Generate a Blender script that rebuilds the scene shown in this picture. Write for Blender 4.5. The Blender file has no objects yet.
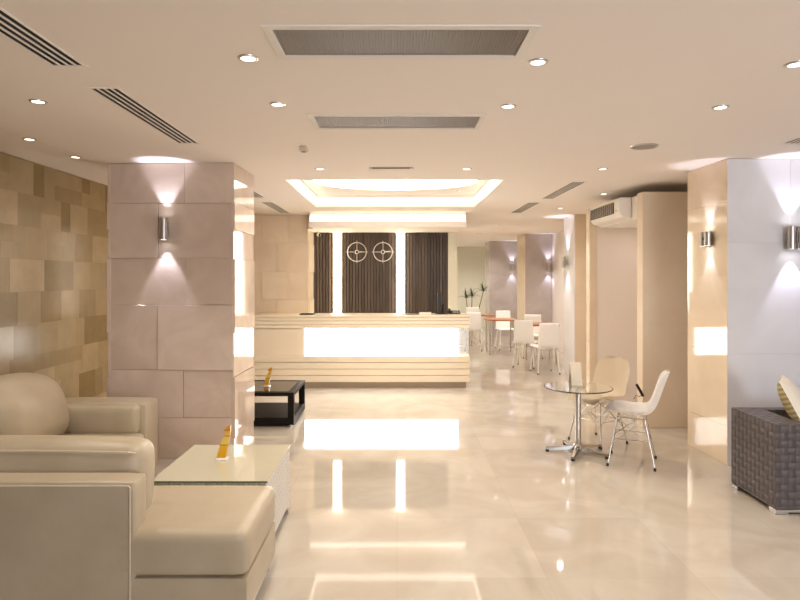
import bpy, bmesh, math, random
from mathutils import Vector, Matrix
random.seed(7)
PI = math.pi
SC = bpy.context.scene
COL = SC.collection
CH = 1.6            # camera height
CEIL = 2.62
ORG = {}

# ------------------------------------------------------------------ materials
MATS = {}
def nt(m):
    return m.node_tree.nodes, m.node_tree.links

def mat(name, col, rough=0.5, metal=0.0, spec=0.5, emit=None, estr=0.0, trans=0.0, ior=1.45, coat=0.0, alpha=1.0):
    m = bpy.data.materials.new(name); m.use_nodes = True
    b = m.node_tree.nodes['Principled BSDF']
    b.inputs['Base Color'].default_value = (*col, 1)
    b.inputs['Roughness'].default_value = rough
    b.inputs['Metallic'].default_value = metal
    b.inputs['Specular IOR Level'].default_value = spec
    b.inputs['IOR'].default_value = ior
    b.inputs['Transmission Weight'].default_value = trans
    b.inputs['Coat Weight'].default_value = coat
    b.inputs['Alpha'].default_value = alpha
    if emit:
        b.inputs['Emission Color'].default_value = (*emit, 1)
        b.inputs['Emission Strength'].default_value = estr
    MATS[name] = m
    return m

def add_noise_color(m, c1, c2, scale=3.0, detail=6, dist=0.0, lo=0.35, hi=0.65, island=0.0, coord='Object', stretch=None):
    n, l = nt(m); b = n['Principled BSDF']
    tc = n.new('ShaderNodeTexCoord')
    src = tc.outputs[coord]
    if stretch:
        mp = n.new('ShaderNodeMapping'); mp.inputs['Scale'].default_value = stretch
        l.new(src, mp.inputs['Vector']); src = mp.outputs['Vector']
    nz = n.new('ShaderNodeTexNoise'); nz.inputs['Scale'].default_value = scale
    nz.inputs['Detail'].default_value = detail; nz.inputs['Distortion'].default_value = dist
    l.new(src, nz.inputs['Vector'])
    rp = n.new('ShaderNodeValToRGB')
    rp.color_ramp.elements[0].position = lo; rp.color_ramp.elements[0].color = (*c1, 1)
    rp.color_ramp.elements[1].position = hi; rp.color_ramp.elements[1].color = (*c2, 1)
    fac = nz.outputs['Fac']
    if island > 0:
        g = n.new('ShaderNodeNewGeometry')
        mr = n.new('ShaderNodeMapRange'); mr.inputs['To Min'].default_value = -island; mr.inputs['To Max'].default_value = island
        l.new(g.outputs['Random Per Island'], mr.inputs['Value'])
        ad = n.new('ShaderNodeMath'); ad.operation = 'ADD'
        l.new(fac, ad.inputs[0]); l.new(mr.outputs['Result'], ad.inputs[1]); fac = ad.outputs[0]
        # shift the pattern from slab to slab
        off = n.new('ShaderNodeVectorMath'); off.operation = 'SCALE'; off.inputs[0].default_value = (13, 7, 5)
        l.new(g.outputs['Random Per Island'], off.inputs['Scale'])
        sm = n.new('ShaderNodeVectorMath'); l.new(src, sm.inputs[0]); l.new(off.outputs[0], sm.inputs[1])
        l.new(sm.outputs[0], nz.inputs['Vector'])
    l.new(fac, rp.inputs['Fac']); l.new(rp.outputs['Color'], b.inputs['Base Color'])
    return rp

def add_bump(m, scale, strength=0.2, dist=0.01, detail=4, coord='Object'):
    n, l = nt(m); b = n['Principled BSDF']
    tc = n.new('ShaderNodeTexCoord'); nz = n.new('ShaderNodeTexNoise')
    nz.inputs['Scale'].default_value = scale; nz.inputs['Detail'].default_value = detail
    bp = n.new('ShaderNodeBump'); bp.inputs['Strength'].default_value = strength; bp.inputs['Distance'].default_value = dist
    l.new(tc.outputs[coord], nz.inputs['Vector']); l.new(nz.outputs['Fac'], bp.inputs['Height']); l.new(bp.outputs['Normal'], b.inputs['Normal'])

def add_weave(m, c1, c2, cell, bump=0.6, gap=None):
    """flat band weave on UVs measured in metres"""
    n, l = nt(m); b = n['Principled BSDF']
    tc = n.new('ShaderNodeTexCoord')
    ck = n.new('ShaderNodeTexChecker'); ck.inputs['Scale'].default_value = 1.0/cell
    l.new(tc.outputs['UV'], ck.inputs['Vector'])
    sx = n.new('ShaderNodeSeparateXYZ'); l.new(tc.outputs['UV'], sx.inputs[0])
    def hump(sock):
        a = n.new('ShaderNodeMath'); a.operation = 'MULTIPLY'; a.inputs[1].default_value = PI/cell; l.new(sock, a.inputs[0])
        s = n.new('ShaderNodeMath'); s.operation = 'SINE'; l.new(a.outputs[0], s.inputs[0])
        q = n.new('ShaderNodeMath'); q.operation = 'ABSOLUTE'; l.new(s.outputs[0], q.inputs[0])
        return q.outputs[0]
    hu, hv = hump(sx.outputs['X']), hump(sx.outputs['Y'])
    mx = n.new('ShaderNodeMix'); mx.data_type = 'FLOAT'
    l.new(ck.outputs['Fac'], mx.inputs[0]); l.new(hu, mx.inputs[2]); l.new(hv, mx.inputs[3])
    pr = n.new('ShaderNodeMath'); pr.operation = 'MULTIPLY'; l.new(hu, pr.inputs[0]); l.new(hv, pr.inputs[1])
    pw = n.new('ShaderNodeMath'); pw.operation = 'POWER'; pw.inputs[1].default_value = 0.35; l.new(pr.outputs[0], pw.inputs[0])
    hh = n.new('ShaderNodeMath'); hh.operation = 'ADD'; l.new(mx.outputs[0], hh.inputs[0]); l.new(pw.outputs[0], hh.inputs[1])
    bp = n.new('ShaderNodeBump'); bp.inputs['Strength'].default_value = bump; bp.inputs['Distance'].default_value = cell*0.3
    l.new(hh.outputs[0], bp.inputs['Height']); l.new(bp.outputs['Normal'], b.inputs['Normal'])
    c = n.new('ShaderNodeMix'); c.data_type = 'RGBA'
    c.inputs[6].default_value = (*c1, 1); c.inputs[7].default_value = (*c2, 1)
    l.new(ck.outputs['Fac'], c.inputs[0])
    d = n.new('ShaderNodeMix'); d.data_type = 'RGBA'; d.inputs[6].default_value = (*(gap or tuple(v*0.35 for v in c1)), 1)
    l.new(pw.outputs[0], d.inputs[0]); l.new(c.outputs[2], d.inputs[7])
    l.new(d.outputs[2], b.inputs['Base Color'])

# floor: polished cream marble slabs with thin joints
floor_m = mat('polished_cream_marble', (.72, .6, .47), rough=.045, spec=.85, ior=1.6)
def make_floor():
    n, l = nt(floor_m); b = n['Principled BSDF']
    tc = n.new('ShaderNodeTexCoord')
    br = n.new('ShaderNodeTexBrick'); br.offset = 0.0; br.squash = 1
    br.inputs['Scale'].default_value = 1; br.inputs['Brick Width'].default_value = .8; br.inputs['Row Height'].default_value = .8
    br.inputs['Mortar Size'].default_value = .0016; br.inputs['Mortar Smooth'].default_value = .2
    br.inputs['Color1'].default_value = (.49, .44, .375, 1); br.inputs['Color2'].default_value = (.54, .49, .425, 1)
    br.inputs['Mortar'].default_value = (.455, .40, .335, 1)
    l.new(tc.outputs['Object'], br.inputs['Vector'])
    nz = n.new('ShaderNodeTexNoise'); nz.inputs['Scale'].default_value = 1.6; nz.inputs['Detail'].default_value = 8; nz.inputs['Distortion'].default_value = 1.6
    l.new(tc.outputs['Object'], nz.inputs['Vector'])
    rp = n.new('ShaderNodeValToRGB')
    rp.color_ramp.elements[0].position = .38; rp.color_ramp.elements[0].color = (.92, .90, .87, 1)
    rp.color_ramp.elements[1].position = .62; rp.color_ramp.elements[1].color = (1.03, 1.035, 1.04, 1)
    l.new(nz.outputs['Fac'], rp.inputs['Fac'])
    mx = n.new('ShaderNodeMix'); mx.data_type = 'RGBA'; mx.blend_type = 'MULTIPLY'; mx.inputs[0].default_value = 1
    l.new(br.outputs['Color'], mx.inputs[6]); l.new(rp.outputs['Color'], mx.inputs[7])
    l.new(mx.outputs[2], b.inputs['Base Color'])
make_floor()

plaster = mat('painted_plaster', (.89, .825, .765), rough=.9, spec=.2)
plaster_white = mat('white_plaster', (.84, .80, .74), rough=.9, spec=.2)
rose_marble = mat('rose_beige_marble', (.7, .58, .48), rough=.05, spec=.6)
add_noise_color(rose_marble, (.56, .44, .355), (.70, .58, .49), scale=2.2, detail=8, dist=1.4, lo=.25, hi=.75, island=.14)
cream_marble = mat('cream_marble', (.8, .66, .5), rough=.045, spec=.6)
add_noise_color(cream_marble, (.71, .58, .43), (.80, .68, .53), scale=2.0, detail=8, dist=1.2, lo=.25, hi=.75, island=.12)
lilac_stone = mat('pale_lilac_stone', (.75, .7, .7), rough=.14, spec=.6)
add_noise_color(lilac_stone, (.78, .775, .81), (.86, .855, .885), scale=1.4, detail=8, dist=1.5, lo=.3, hi=.7, island=.08)
mauve_stone = mat('mauve_stone', (.6, .52, .5), rough=.16, spec=.5)
add_noise_color(mauve_stone, (.42, .365, .34), (.51, .45, .43), scale=1.4, detail=8, dist=1.5, lo=.3, hi=.7)
beige_panel = mat('beige_stone_panel', (.6, .47, .34), rough=.35, spec=.4)
add_noise_color(beige_panel, (.72, .59, .445), (.79, .665, .52), scale=1.3, detail=6, dist=.8)
pink_panel = mat('pale_pink_panel', (.86, .80, .76), rough=.4, spec=.4)
green_wall = mat('sage_paint', (.78, .76, .64), rough=.8, spec=.2)
mosaic = mat('glazed_mosaic_tile', (.45, .33, .19), rough=.17, spec=.16)
def make_mosaic():
    n, l = nt(mosaic); b = n['Principled BSDF']
    g = n.new('ShaderNodeNewGeometry'); rp = n.new('ShaderNodeValToRGB'); r = rp.color_ramp
    r.interpolation = 'CONSTANT'
    cols = [(0, (.26, .18, .085)), (.14, (.35, .255, .135)), (.40, (.40, .30, .17)), (.60, (.30, .215, .11)), (.76, (.38, .28, .155)), (.92, (.47, .36, .215))]
    r.elements[0].position = 0; r.elements[0].color = (*cols[0][1], 1)
    r.elements[1].position = cols[1][0]; r.elements[1].color = (*cols[1][1], 1)
    for p, c in cols[2:]:
        e = r.elements.new(p); e.color = (*c, 1)
    l.new(g.outputs['Random Per Island'], rp.inputs['Fac'])
    tc = n.new('ShaderNodeTexCoord'); nz = n.new('ShaderNodeTexNoise'); nz.inputs['Scale'].default_value = 7; nz.inputs['Detail'].default_value = 6
    l.new(tc.outputs['Object'], nz.inputs['Vector'])
    mr = n.new('ShaderNodeMapRange'); mr.inputs['To Min'].default_value = .8; mr.inputs['To Max'].default_value = 1.15
    l.new(nz.outputs['Fac'], mr.inputs['Value'])
    mx = n.new('ShaderNodeMix'); mx.data_type = 'RGBA'; mx.blend_type = 'MULTIPLY'; mx.inputs[0].default_value = 1
    l.new(rp.outputs['Color'], mx.inputs[6]); l.new(mr.outputs['Result'], mx.inputs[7]); l.new(mx.outputs[2], b.inputs['Base Color'])
make_mosaic()
leather = mat('cream_leather', (.72, .63, .49), rough=.38, spec=.45)
add_noise_color(leather, (.415, .345, .245), (.465, .395, .29), scale=4, detail=5)
add_bump(leather, 55, .12, .004)
piping_m = mat('leather_piping', (.60, .51, .38), rough=.45)
chrome = mat('chrome', (.52, .50, .47), rough=.2, metal=1)
steel = mat('brushed_steel', (.58, .56, .54), rough=.32, metal=1)
black_gloss = mat('black_lacquer', (.012, .010, .009), rough=.06, spec=.5)
black_matt = mat('black_plastic', (.015, .014, .014), rough=.5)
espresso = mat('espresso_wood', (.010, .007, .005), rough=.5, spec=.14)
slat_wood = mat('dark_walnut_slats', (.07, .048, .034), rough=.45, spec=.4)
add_noise_color(slat_wood, (.060, .043, .032), (.105, .078, .058), scale=5, detail=5, island=.18, stretch=(6, 6, .6))
cream_lacquer = mat('cream_lacquer', (.80, .69, .53), rough=.3, spec=.5)
cream_groove = mat('cream_recess', (.62, .5, .36), rough=.6)
kick_m = mat('taupe_plinth', (.42, .33, .24), rough=.5)
white_shell = mat('white_moulded_plastic', (.90, .88, .86), rough=.35, spec=.5)
cream_shell = mat('cream_moulded_plastic', (.83, .73, .58), rough=.38, spec=.5)
white_metal = mat('white_enamel', (.82, .79, .75), rough=.35)
white_plastic = mat('white_plastic', (.82, .78, .72), rough=.45)
table_wood = mat('orange_brown_wood', (.42, .17, .07), rough=.3)
add_noise_color(table_wood, (.34, .13, .05), (.50, .22, .10), scale=3, stretch=(1, 8, 1))
terracotta = mat('terracotta_pad', (.55, .17, .06), rough=.7)
grille_dark = mat('grille_mesh', (.20, .165, .13), rough=.6)
slot_black = mat('slot_black', (.012, .01, .009), rough=.8)
grey_lens = mat('grey_mesh_disc', (.36, .33, .30), rough=.6)
glass = mat('clear_glass', (.93, .97, .94), rough=.0, trans=1.0, ior=1.5)
smoke_glass = mat('table_glass', (.56, .54, .42), rough=.015, spec=1.0, ior=1.9)
glass_edge = mat('green_glass_edge', (.10, .14, .09), rough=.15)
acrylic = mat('clear_acrylic', (.82, .80, .74), rough=.08, spec=.8)
wicker_w = mat('white_wicker', (.72, .69, .63), rough=.6)
add_weave(wicker_w, (.78, .75, .69), (.70, .67, .62), .03, .5, (.60, .57, .52))
wicker_d = mat('dark_band_weave', (.10, .085, .08), rough=.42, spec=.5)
add_weave(wicker_d, (.088, .073, .074), (.112, .095, .096), .05, .28, (.066, .056, .057))
amber = mat('amber_acrylic', (.85, .42, .03), rough=.2, trans=.25, emit=None)
def make_amber():
    n, l = nt(amber); b = n['Principled BSDF']
    tc = n.new('ShaderNodeTexCoord'); sx = n.new('ShaderNodeSeparateXYZ'); l.new(tc.outputs['Generated'], sx.inputs[0])
    rp = n.new('ShaderNodeValToRGB'); r = rp.color_ramp
    r.elements[0].position = 0; r.elements[0].color = (.80, .40, .015, 1)
    r.elements[1].position = 1; r.elements[1].color = (.75, .25, .02, 1)
    for p, c in [(.38, (.85, .50, .03)), (.40, (.30, .10, .01)), (.43, (.92, .66, .16)), (.66, (.90, .60, .10)), (.68, (.30, .10, .01)), (.71, (.93, .62, .10)), (.84, (.85, .42, .03)), (.86, (.35, .10, .01)), (.89, (.8, .30, .02))]:
        e = r.elements.new(p); e.color = (*c, 1)
    l.new(sx.outputs['Z'], rp.inputs['Fac']); l.new(rp.outputs['Color'], b.inputs['Base Color'])
make_amber()
cushion_white = mat('off_white_cotton', (.80, .74, .64), rough=.85); add_bump(cushion_white, 90, .2, .003)
cushion_olive = mat('olive_stripe_fabric', (.35, .30, .13), rough=.85)
def make_olive():
    n, l = nt(cushion_olive); b = n['Principled BSDF']
    tc = n.new('ShaderNodeTexCoord'); wv = n.new('ShaderNodeTexWave'); wv.bands_direction = 'Z'
    wv.inputs['Scale'].default_value = 9; wv.inputs['Distortion'].default_value = .4
    l.new(tc.outputs['Object'], wv.inputs['Vector'])
    rp = n.new('ShaderNodeValToRGB')
    rp.color_ramp.elements[0].color = (.34, .27, .12, 1); rp.color_ramp.elements[1].color = (.60, .52, .31, 1)
    l.new(wv.outputs['Fac'], rp.inputs['Fac']); l.new(rp.outputs['Color'], b.inputs['Base Color'])
make_olive()
leaf_m = mat('dracaena_leaf', (.055, .075, .03), rough=.45)
stem_m = mat('plant_stem', (.16, .11, .06), rough=.8)
soil_m = mat('potting_soil', (.05, .035, .02), rough=1)
paper_m = mat('cream_card', (.85, .76, .60), rough=.7)

WARM = (1.0, .88, .745); WARMW = (1.0, .92, .80); COOL = (.80, .80, 1.0)
lamp_e = mat('lamp_lens', (1, 1, 1), emit=(1, .92, .80), estr=2.2)
cove_e = mat('cove_led', (1, 1, 1), emit=(1.0, .90, .74), estr=1.0)
oval_e = mat('oval_diffuser', (1, 1, 1), emit=(1.0, .92, .80), estr=6)
bar_e = mat('bar_diffuser', (1, 1, 1), emit=(1.0, .87, .68), estr=9)
box_e = mat('lightbox_diffuser', (1, 1, 1), emit=(1.0, .965, .93), estr=7)
sconce_e = mat('sconce_lens', (1, 1, 1), emit=(.95, .95, 1.0), estr=14)

# ------------------------------------------------------------------ mesh helpers
def BM(): return bmesh.new()

def box(bm, x0, x1, y0, y1, z0, z1, bev=0.0, seg=2, mi=0):
    vs = [bm.verts.new(p) for p in [(x0,y0,z0),(x1,y0,z0),(x1,y1,z0),(x0,y1,z0),(x0,y0,z1),(x1,y0,z1),(x1,y1,z1),(x0,y1,z1)]]
    fs = [bm.faces.new([vs[i] for i in q]) for q in [(3,2,1,0),(4,5,6,7),(0,1,5,4),(1,2,6,5),(2,3,7,6),(3,0,4,7)]]
    for f in fs: f.material_index = mi
    if bev > 0:
        es = list({e for f in fs for e in f.edges})
        bmesh.ops.bevel(bm, geom=es, offset=bev, segments=seg, affect='EDGES', profile=.5)

def prism(bm, poly, axis, a, b):
    """extrude polygon (list of 2d) along axis from a to b; axis 'x': poly=(y,z), 'y': (x,z), 'z': (x,y)"""
    def p(q, t):
        return {'x': (t, q[0], q[1]), 'y': (q[0], t, q[1]), 'z': (q[0], q[1], t)}[axis]
    A = [bm.verts.new(p(q, a)) for q in poly]; B = [bm.verts.new(p(q, b)) for q in poly]
    n = len(poly)
    bm.faces.new(A[::-1]); bm.faces.new(B)
    for i in range(n): bm.faces.new([A[i], A[(i+1) % n], B[(i+1) % n], B[i]])
    bmesh.ops.recalc_face_normals(bm, faces=bm.faces[:])

def tube(bm, pts, r, seg=8, closed=False):
    pts = [Vector(p) for p in pts]; rings = []
    n = len(pts)
    rr = r if isinstance(r, (list, tuple)) else [r]*n
    up = None
    for i, p in enumerate(pts):
        if closed: t = pts[(i+1) % n] - pts[i-1]
        else: t = pts[min(i+1, n-1)] - pts[max(i-1, 0)]
        t.normalize()
        if up is None:
            up = t.orthogonal().normalized()
        u = up - t*up.dot(t)
        if u.length < 1e-4: u = t.orthogonal()
        u.normalize(); up = u; v = t.cross(u)
        rings.append([bm.verts.new(p + rr[i]*(math.cos(2*PI*k/seg)*u + math.sin(2*PI*k/seg)*v)) for k in range(seg)])
    m = n if closed else n-1
    for i in range(m):
        a, b = rings[i], rings[(i+1) % n]
        for k in range(seg): bm.faces.new([a[k], a[(k+1) % seg], b[(k+1) % seg], b[k]])
    if not closed:
        bm.faces.new(rings[0][::-1]); bm.faces.new(rings[-1])

def lathe(bm, prof, c=(0,0,0), seg=32, sx=1.0, sy=1.0):
    rings = []
    for r, z in prof:
        if r < 1e-6: rings.append([bm.verts.new((c[0], c[1], c[2]+z))])
        else: rings.append([bm.verts.new((c[0]+sx*r*math.cos(2*PI*k/seg), c[1]+sy*r*math.sin(2*PI*k/seg), c[2]+z)) for k in range(seg)])
    for a, b in zip(rings, rings[1:]):
        for k in range(seg):
            k2 = (k+1) % seg
            if len(a) == 1 and len(b) == 1: continue
            if len(a) == 1: bm.faces.new([a[0], b[k], b[k2]])
            elif len(b) == 1: bm.faces.new([a[k], a[k2], b[0]])
            else: bm.faces.new([a[k], a[k2], b[k2], b[k]])
    bmesh.ops.recalc_face_normals(bm, faces=bm.faces[:])

def soft(bm, c, s, r, puff=(0,0,0), n=10, fn=None):
    """rounded, puffed cushion block; c centre, s full size, r edge radius, puff bulge per axis; fn deforms points"""
    t = bmesh.new(); bmesh.ops.create_cube(t, size=2)
    bmesh.ops.subdivide_edges(t, edges=t.edges[:], cuts=n, use_grid_fill=True)
    h = [v/2 for v in s]
    vm = {}
    for v in t.verts:
        q = []
        for i in range(3):
            # bunch the grid toward the edges so the roundings are smooth
            u = v.co[i]; q.append(math.copysign(1-(1-abs(u))**1.5, u)*h[i])
        inner = [max(-(h[i]-r), min(h[i]-r, q[i])) for i in range(3)]
        d = Vector([q[i]-inner[i] for i in range(3)])
        if d.length > 1e-6: d = d.normalized()*r
        p = Vector(inner)+d
        w = [1-(abs(p[i])/h[i])**2 for i in range(3)]
        for i in range(3):
            j, k = (i+1) % 3, (i+2) % 3
            p[i] += (p[i]/h[i])*puff[i]*max(0, w[j])*max(0, w[k])
        if fn: p = Vector(fn(p))
        vm[v] = bm.verts.new(p+Vector(c))
    for f in t.faces: bm.faces.new([vm[v] for v in f.verts])
    t.free()

def box_uv(me):
    uv = me.uv_layers.new(name='UVMap')
    for p in me.polygons:
        nx, ny, nz = (abs(v) for v in p.normal)
        for li in p.loop_indices:
            co = me.vertices[me.loops[li].vertex_index].co
            if nx >= ny and nx >= nz: uv.data[li].uv = (co.y, co.z)
            elif ny >= nz: uv.data[li].uv = (co.x, co.z)
            else: uv.data[li].uv = (co.x, co.y)

def obj(name, bm, m, parent=None, smooth=False, uv=False, mats=None, loc=None, angle=None):
    me = bpy.data.meshes.new(name)
    off = Vector(ORG[parent.name]) if parent else Vector(loc or (0,0,0))
    if off.length: bmesh.ops.translate(bm, verts=bm.verts[:], vec=-off)
    bm.to_mesh(me); bm.free()
    if uv: box_uv(me)
    for mm in (mats or [m]): me.materials.append(mm)
    if smooth:
        for p in me.polygons: p.use_smooth = True
        try: me.set_sharp_from_angle(angle=math.radians(angle or 40))
        except Exception: pass
    o = bpy.data.objects.new(name, me); COL.objects.link(o)
    if parent: o.parent = parent
    else: o.location = off
    ORG[o.name] = off
    return o

def thing(name, label, cat, loc=(0,0,0), group=None):
    o = bpy.data.objects.new(name, None); COL.objects.link(o); o.location = loc; o.empty_display_size = .1
    ORG[o.name] = Vector(loc)
    o['label'] = label; o['category'] = cat
    if group: o['group'] = group
    return o

def tag(o, label, cat, group=None):
    o['label'] = label; o['category'] = cat
    if group: o['group'] = group
    return o

def struct(name, bm, m, smooth=False, **k):
    o = obj(name, bm, m, smooth=smooth, **k); o['kind'] = 'structure'; return o

def dup(root, loc, rz=0, label=None, group=None, swap=None):
    def cp(o, parent):
        c = o.copy(); COL.objects.link(c)
        if parent: c.parent = parent
        if swap and o.data and o.type == 'MESH' and o.data.materials and o.data.materials[0] in swap:
            c.data = o.data.copy(); c.data.materials[0] = swap[o.data.materials[0]]
        for ch in o.children: cp(ch, c)
        return c
    r = cp(root, None); r.location = loc; r.rotation_euler = (0, 0, rz)
    if label: r['label'] = label
    if group: r['group'] = group
    return r

def light(name, kind, loc, energy, col, rot=None, target=None, **k):
    d = bpy.data.lights.new(name, kind); d.energy = energy; d.color = col
    for a, v in k.items(): setattr(d, a, v)
    o = bpy.data.objects.new(name, d); COL.objects.link(o); o.location = loc
    if target is not None:
        o.rotation_euler = (Vector(target)-Vector(loc)).to_track_quat('-Z', 'Y').to_euler()
    elif rot: o.rotation_euler = rot
    return o

# ------------------------------------------------------------------ camera
cam = bpy.data.cameras.new('camera'); cam.sensor_width = 36; cam.lens = 27.0
cam.shift_x = 3/800; cam.shift_y = -22/800; cam.clip_end = 100
co = bpy.data.objects.new('camera', cam); COL.objects.link(co)
co.location = (0, 0, CH); co.rotation_euler = (PI/2, 0, 0)
SC.camera = co

# ------------------------------------------------------------------ room shell
bm = BM(); box(bm, -3.5, 4.6, -3.6, 20.2, -.12, 0); struct('floor', bm, floor_m)

def plate(bm, x0, x1, y0, y1, z0, z1, holes):
    xs = sorted({x0, x1, *[h[0] for h in holes], *[h[1] for h in holes]})
    ys = sorted({y0, y1, *[h[2] for h in holes], *[h[3] for h in holes]})
    for i in range(len(xs)-1):
        for j in range(len(ys)-1):
            cx, cy = (xs[i]+xs[i+1])/2, (ys[j]+ys[j+1])/2
            if any(h[0] < cx < h[1] and h[2] < cy < h[3] for h in holes): continue
            box(bm, xs[i], xs[i+1], ys[j], ys[j+1], z0, z1)
COF = (-1.16, 1.11, 6.24, 8.62)
SLV = [(-1.65,-1.50,1.75,2.88), (-1.65,-1.50,3.22,4.54), (-1.82,-1.68,6.85,7.6), (-1.82,-1.68,8.05,9.4),
       (1.86,2.00,6.35,7.72), (1.78,1.93,8.1,9.4), (2.92,3.07,3.4,4.55)]
CAS = [(-.515,.545,2.45,2.75), (-.53,.53,3.77,4.08)]
bm = BM()
plate(bm, -2.65, 4.6, -3.6, 20.2, CEIL, CEIL+.05, [COF]+SLV+CAS)
# recess box above the coffer
x0, x1, y0, y1 = COF
box(bm, x0-.05, x1+.05, y0-.05, y1+.05, 2.80, 2.84)
for q in ((x0-.05, x0, y0-.05, y1+.05), (x1, x1+.05, y0-.05, y1+.05), (x0, x1, y0-.05, y0), (x0, x1, y1, y1+.05)):
    box(bm, *q, CEIL+.05, 2.80)
# slightly raised strip beside the mosaic wall
box(bm, -3.5, -2.65, -3.6, 11, CEIL+.05, CEIL+.10)
# ducts closing the openings from above
box(bm, -3.5, 4.6, -3.6, 6.0, 2.95, 2.98); 
struct('ceiling', bm, plaster)

# mosaic wall, built tile by tile in one mesh
def mosaic_wall():
    bm = BM(); z = 0.0; r = 0
    while z < 2.668:
        z1 = min(z+.295, 2.668); y = -3.6-.11*(r % 3)
        while y < 11.0:
            w = random.choice([.17, .34, .34, .34, .17, .51]); d = random.choice([.0, .0007, .0014])
            if random.random() < .22:      # a slab split into an upper and a lower half
                box(bm, -3.42, -3.35+d, y, y+w-.0004, z, z+.147); box(bm, -3.42, -3.35+d, y, y+w-.0004, z+.1474, z1-.0004)
            else: box(bm, -3.42, -3.35+d, y, y+w-.0004, z, z1-.0004)
            y += w
        z += .295; r += 1
    return bm
struct('wall_left', mosaic_wall(), mosaic)
bm = BM(); box(bm, 4.4, 4.5, -3.5, 5.9, 0, CEIL); struct('wall_right', bm, lilac_stone)
bm = BM(); box(bm, 3.6, 3.7, 5.9, 19.7, 0, CEIL); box(bm, 3.7, 4.5, 5.9, 6.0, 0, CEIL); struct('wall_east', bm, pink_panel)
bm = BM(); box(bm, 1.0, 3.7, 19.7, 19.8, 0, CEIL); struct('wall_end', bm, green_wall)
bm = BM()   # column end of the back wall and the corridor side behind it
box(bm, .884, 1.045, 10.38, 19.7, 0, CEIL); struct('wall_corridor', bm, green_wall)
# slatted back wall behind reception
bm = BM()
box(bm, -3.4, .884, 10.44, 10.54, 0, CEIL)
x = -1.44
while x < .88:
    w = min(.052, .884-x)
    box(bm, x, x+w-.012, 10.40, 10.44, 0, 2.39); x += .052
struct('wall_back', bm, slat_wood)
# unseen wall behind the camera; its window openings are added for cool light
bm = BM()
for a, b in ((-3.5,.2), (2.4,2.9), (4.2,4.5)): box(bm, a, b, -3.6, -3.45, 0, CEIL)
for a, b in ((.2,2.4), (2.9,4.2)):
    box(bm, a, b, -3.6, -3.45, 0, .25); box(bm, a, b, -3.6, -3.45, 2.3, CEIL)
struct('wall_front', bm, lilac_stone)
for i, (a, b) in enumerate(((.2,2.4), (2.9,4.2))):
    bm = BM(); t = .05
    box(bm, a, a+t, -3.57, -3.5, .25, 2.3); box(bm, b-t, b, -3.57, -3.5, .25, 2.3)
    box(bm, a, b, -3.57, -3.5, .25, .25+t); box(bm, a, b, -3.57, -3.5, 2.3-t, 2.3)
    box(bm, (a+b)/2-t/2, (a+b)/2+t/2, -3.57, -3.5, .25, 2.3)
    struct('window_%d' % (i+1), bm, white_metal)

# ------------------------------------------------------------------ pillars clad in stone slabs
def clad(bm, face, fixed, a0, a1, rows, g=.003, base=.0):
    """slabs on a face. face '-y' (fixed y, slabs along x), '+x','-x' (fixed x, along y). rows: (z0,z1,[cuts 0..1],[proud])"""
    for z0, z1, cuts, pr in rows:
        cs = [0]+cuts+[1]
        for k in range(len(cs)-1):
            u0 = a0+(a1-a0)*cs[k]+g/2; u1 = a0+(a1-a0)*cs[k+1]-g/2; p = pr[k % len(pr)]
            if face == '-y': box(bm, u0, u1, fixed-.012-p, fixed+.01, z0+g/2, z1-g/2, .0015, 1)
            elif face == '+x': box(bm, fixed-.01, fixed+.012+p, u0, u1, z0+g/2, z1-g/2, .0015, 1)
            else: box(bm, fixed-.012-p, fixed+.01, u0, u1, z0+g/2, z1-g/2, .0015, 1)
def zz(y, d): return CH-(y-278)*d/600
d = 5.3
rows_front = []
ysp = [160, 203, 258, 305, 370, 418, 456]
cutl = [[.61], [.40], [.62], [.40], [.60], [.40]]
prl = [[.004,.008], [.006,.0], [.0,.006], [.002,.022], [.010,.0], [.0,.006]]
zs = [zz(v, d) for v in ysp]; zs[0] = CEIL-.002; zs[-1] = .0
for k in range(6): rows_front.append((zs[k+1], zs[k], cutl[k], prl[k]))
rows_side = []
ys2 = [160, 206, 232, 260, 330, 372, 430, 456]
z2 = [zz(v, 5.6) for v in ys2]; z2[0] = CEIL-.002; z2[-1] = 0
prs = [.004, .010, .0, .012, .003, .012, .004]
for k in range(7): rows_side.append((z2[k+1], z2[k], [] , [prs[k]]))

def pillar_left():
    bm = BM(); o = (-1.445, 5.31, 0)
    box(bm, -2.55, -1.455, 5.32, 5.97, 0, CEIL-.001)
    clad(bm, '-y', 5.31+.01, -2.56, -1.445, rows_front)
    clad(bm, '+x', -1.455, 5.30, 5.98, rows_side)
    clad(bm, '-x', -2.55, 5.30, 5.98, rows_side)
    p = struct('pillar', bm, rose_marble, loc=o)
    p.rotation_euler = (0, 0, math.radians(-1.0))
    p['label'] = 'square pillar clad in rose beige marble slabs behind the cream sofa'
pillar_left()

def pillar_right():
    bm = BM(); o = (2.8, 5.12, 0)
    box(bm, 2.81, 4.39, 5.125, 5.76, 0, CEIL-.001)
    clad(bm, '-y', 5.125+.006, 2.802, 4.38, [(0, .95, [.4], [0, 0]), (.95, 1.9, [.6], [0, 0]), (1.9, CEIL-.002, [.35], [0, 0])], g=.001)
    for f in bm.faces: f.material_index = 0
    n0 = len(bm.faces)
    clad(bm, '-x', 2.812, 5.121, 5.765, [(0, .33, [], [0]), (.33, .95, [], [0]), (.95, 1.62, [], [0]), (1.62, 2.25, [], [0]), (2.25, CEIL-.002, [], [0])], g=.0012)
    bm.faces.ensure_lookup_table()
    for f in bm.faces[n0:]: f.material_index = 1
    p = struct('pillar', bm, None, mats=[lilac_stone, cream_marble], loc=o); p.location.x += .018
    p.rotation_euler = (0, 0, math.radians(2.4))
    p['label'] = 'wide pale lilac stone pillar with polished cream side, by the dark woven armchair'
pillar_right()

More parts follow.
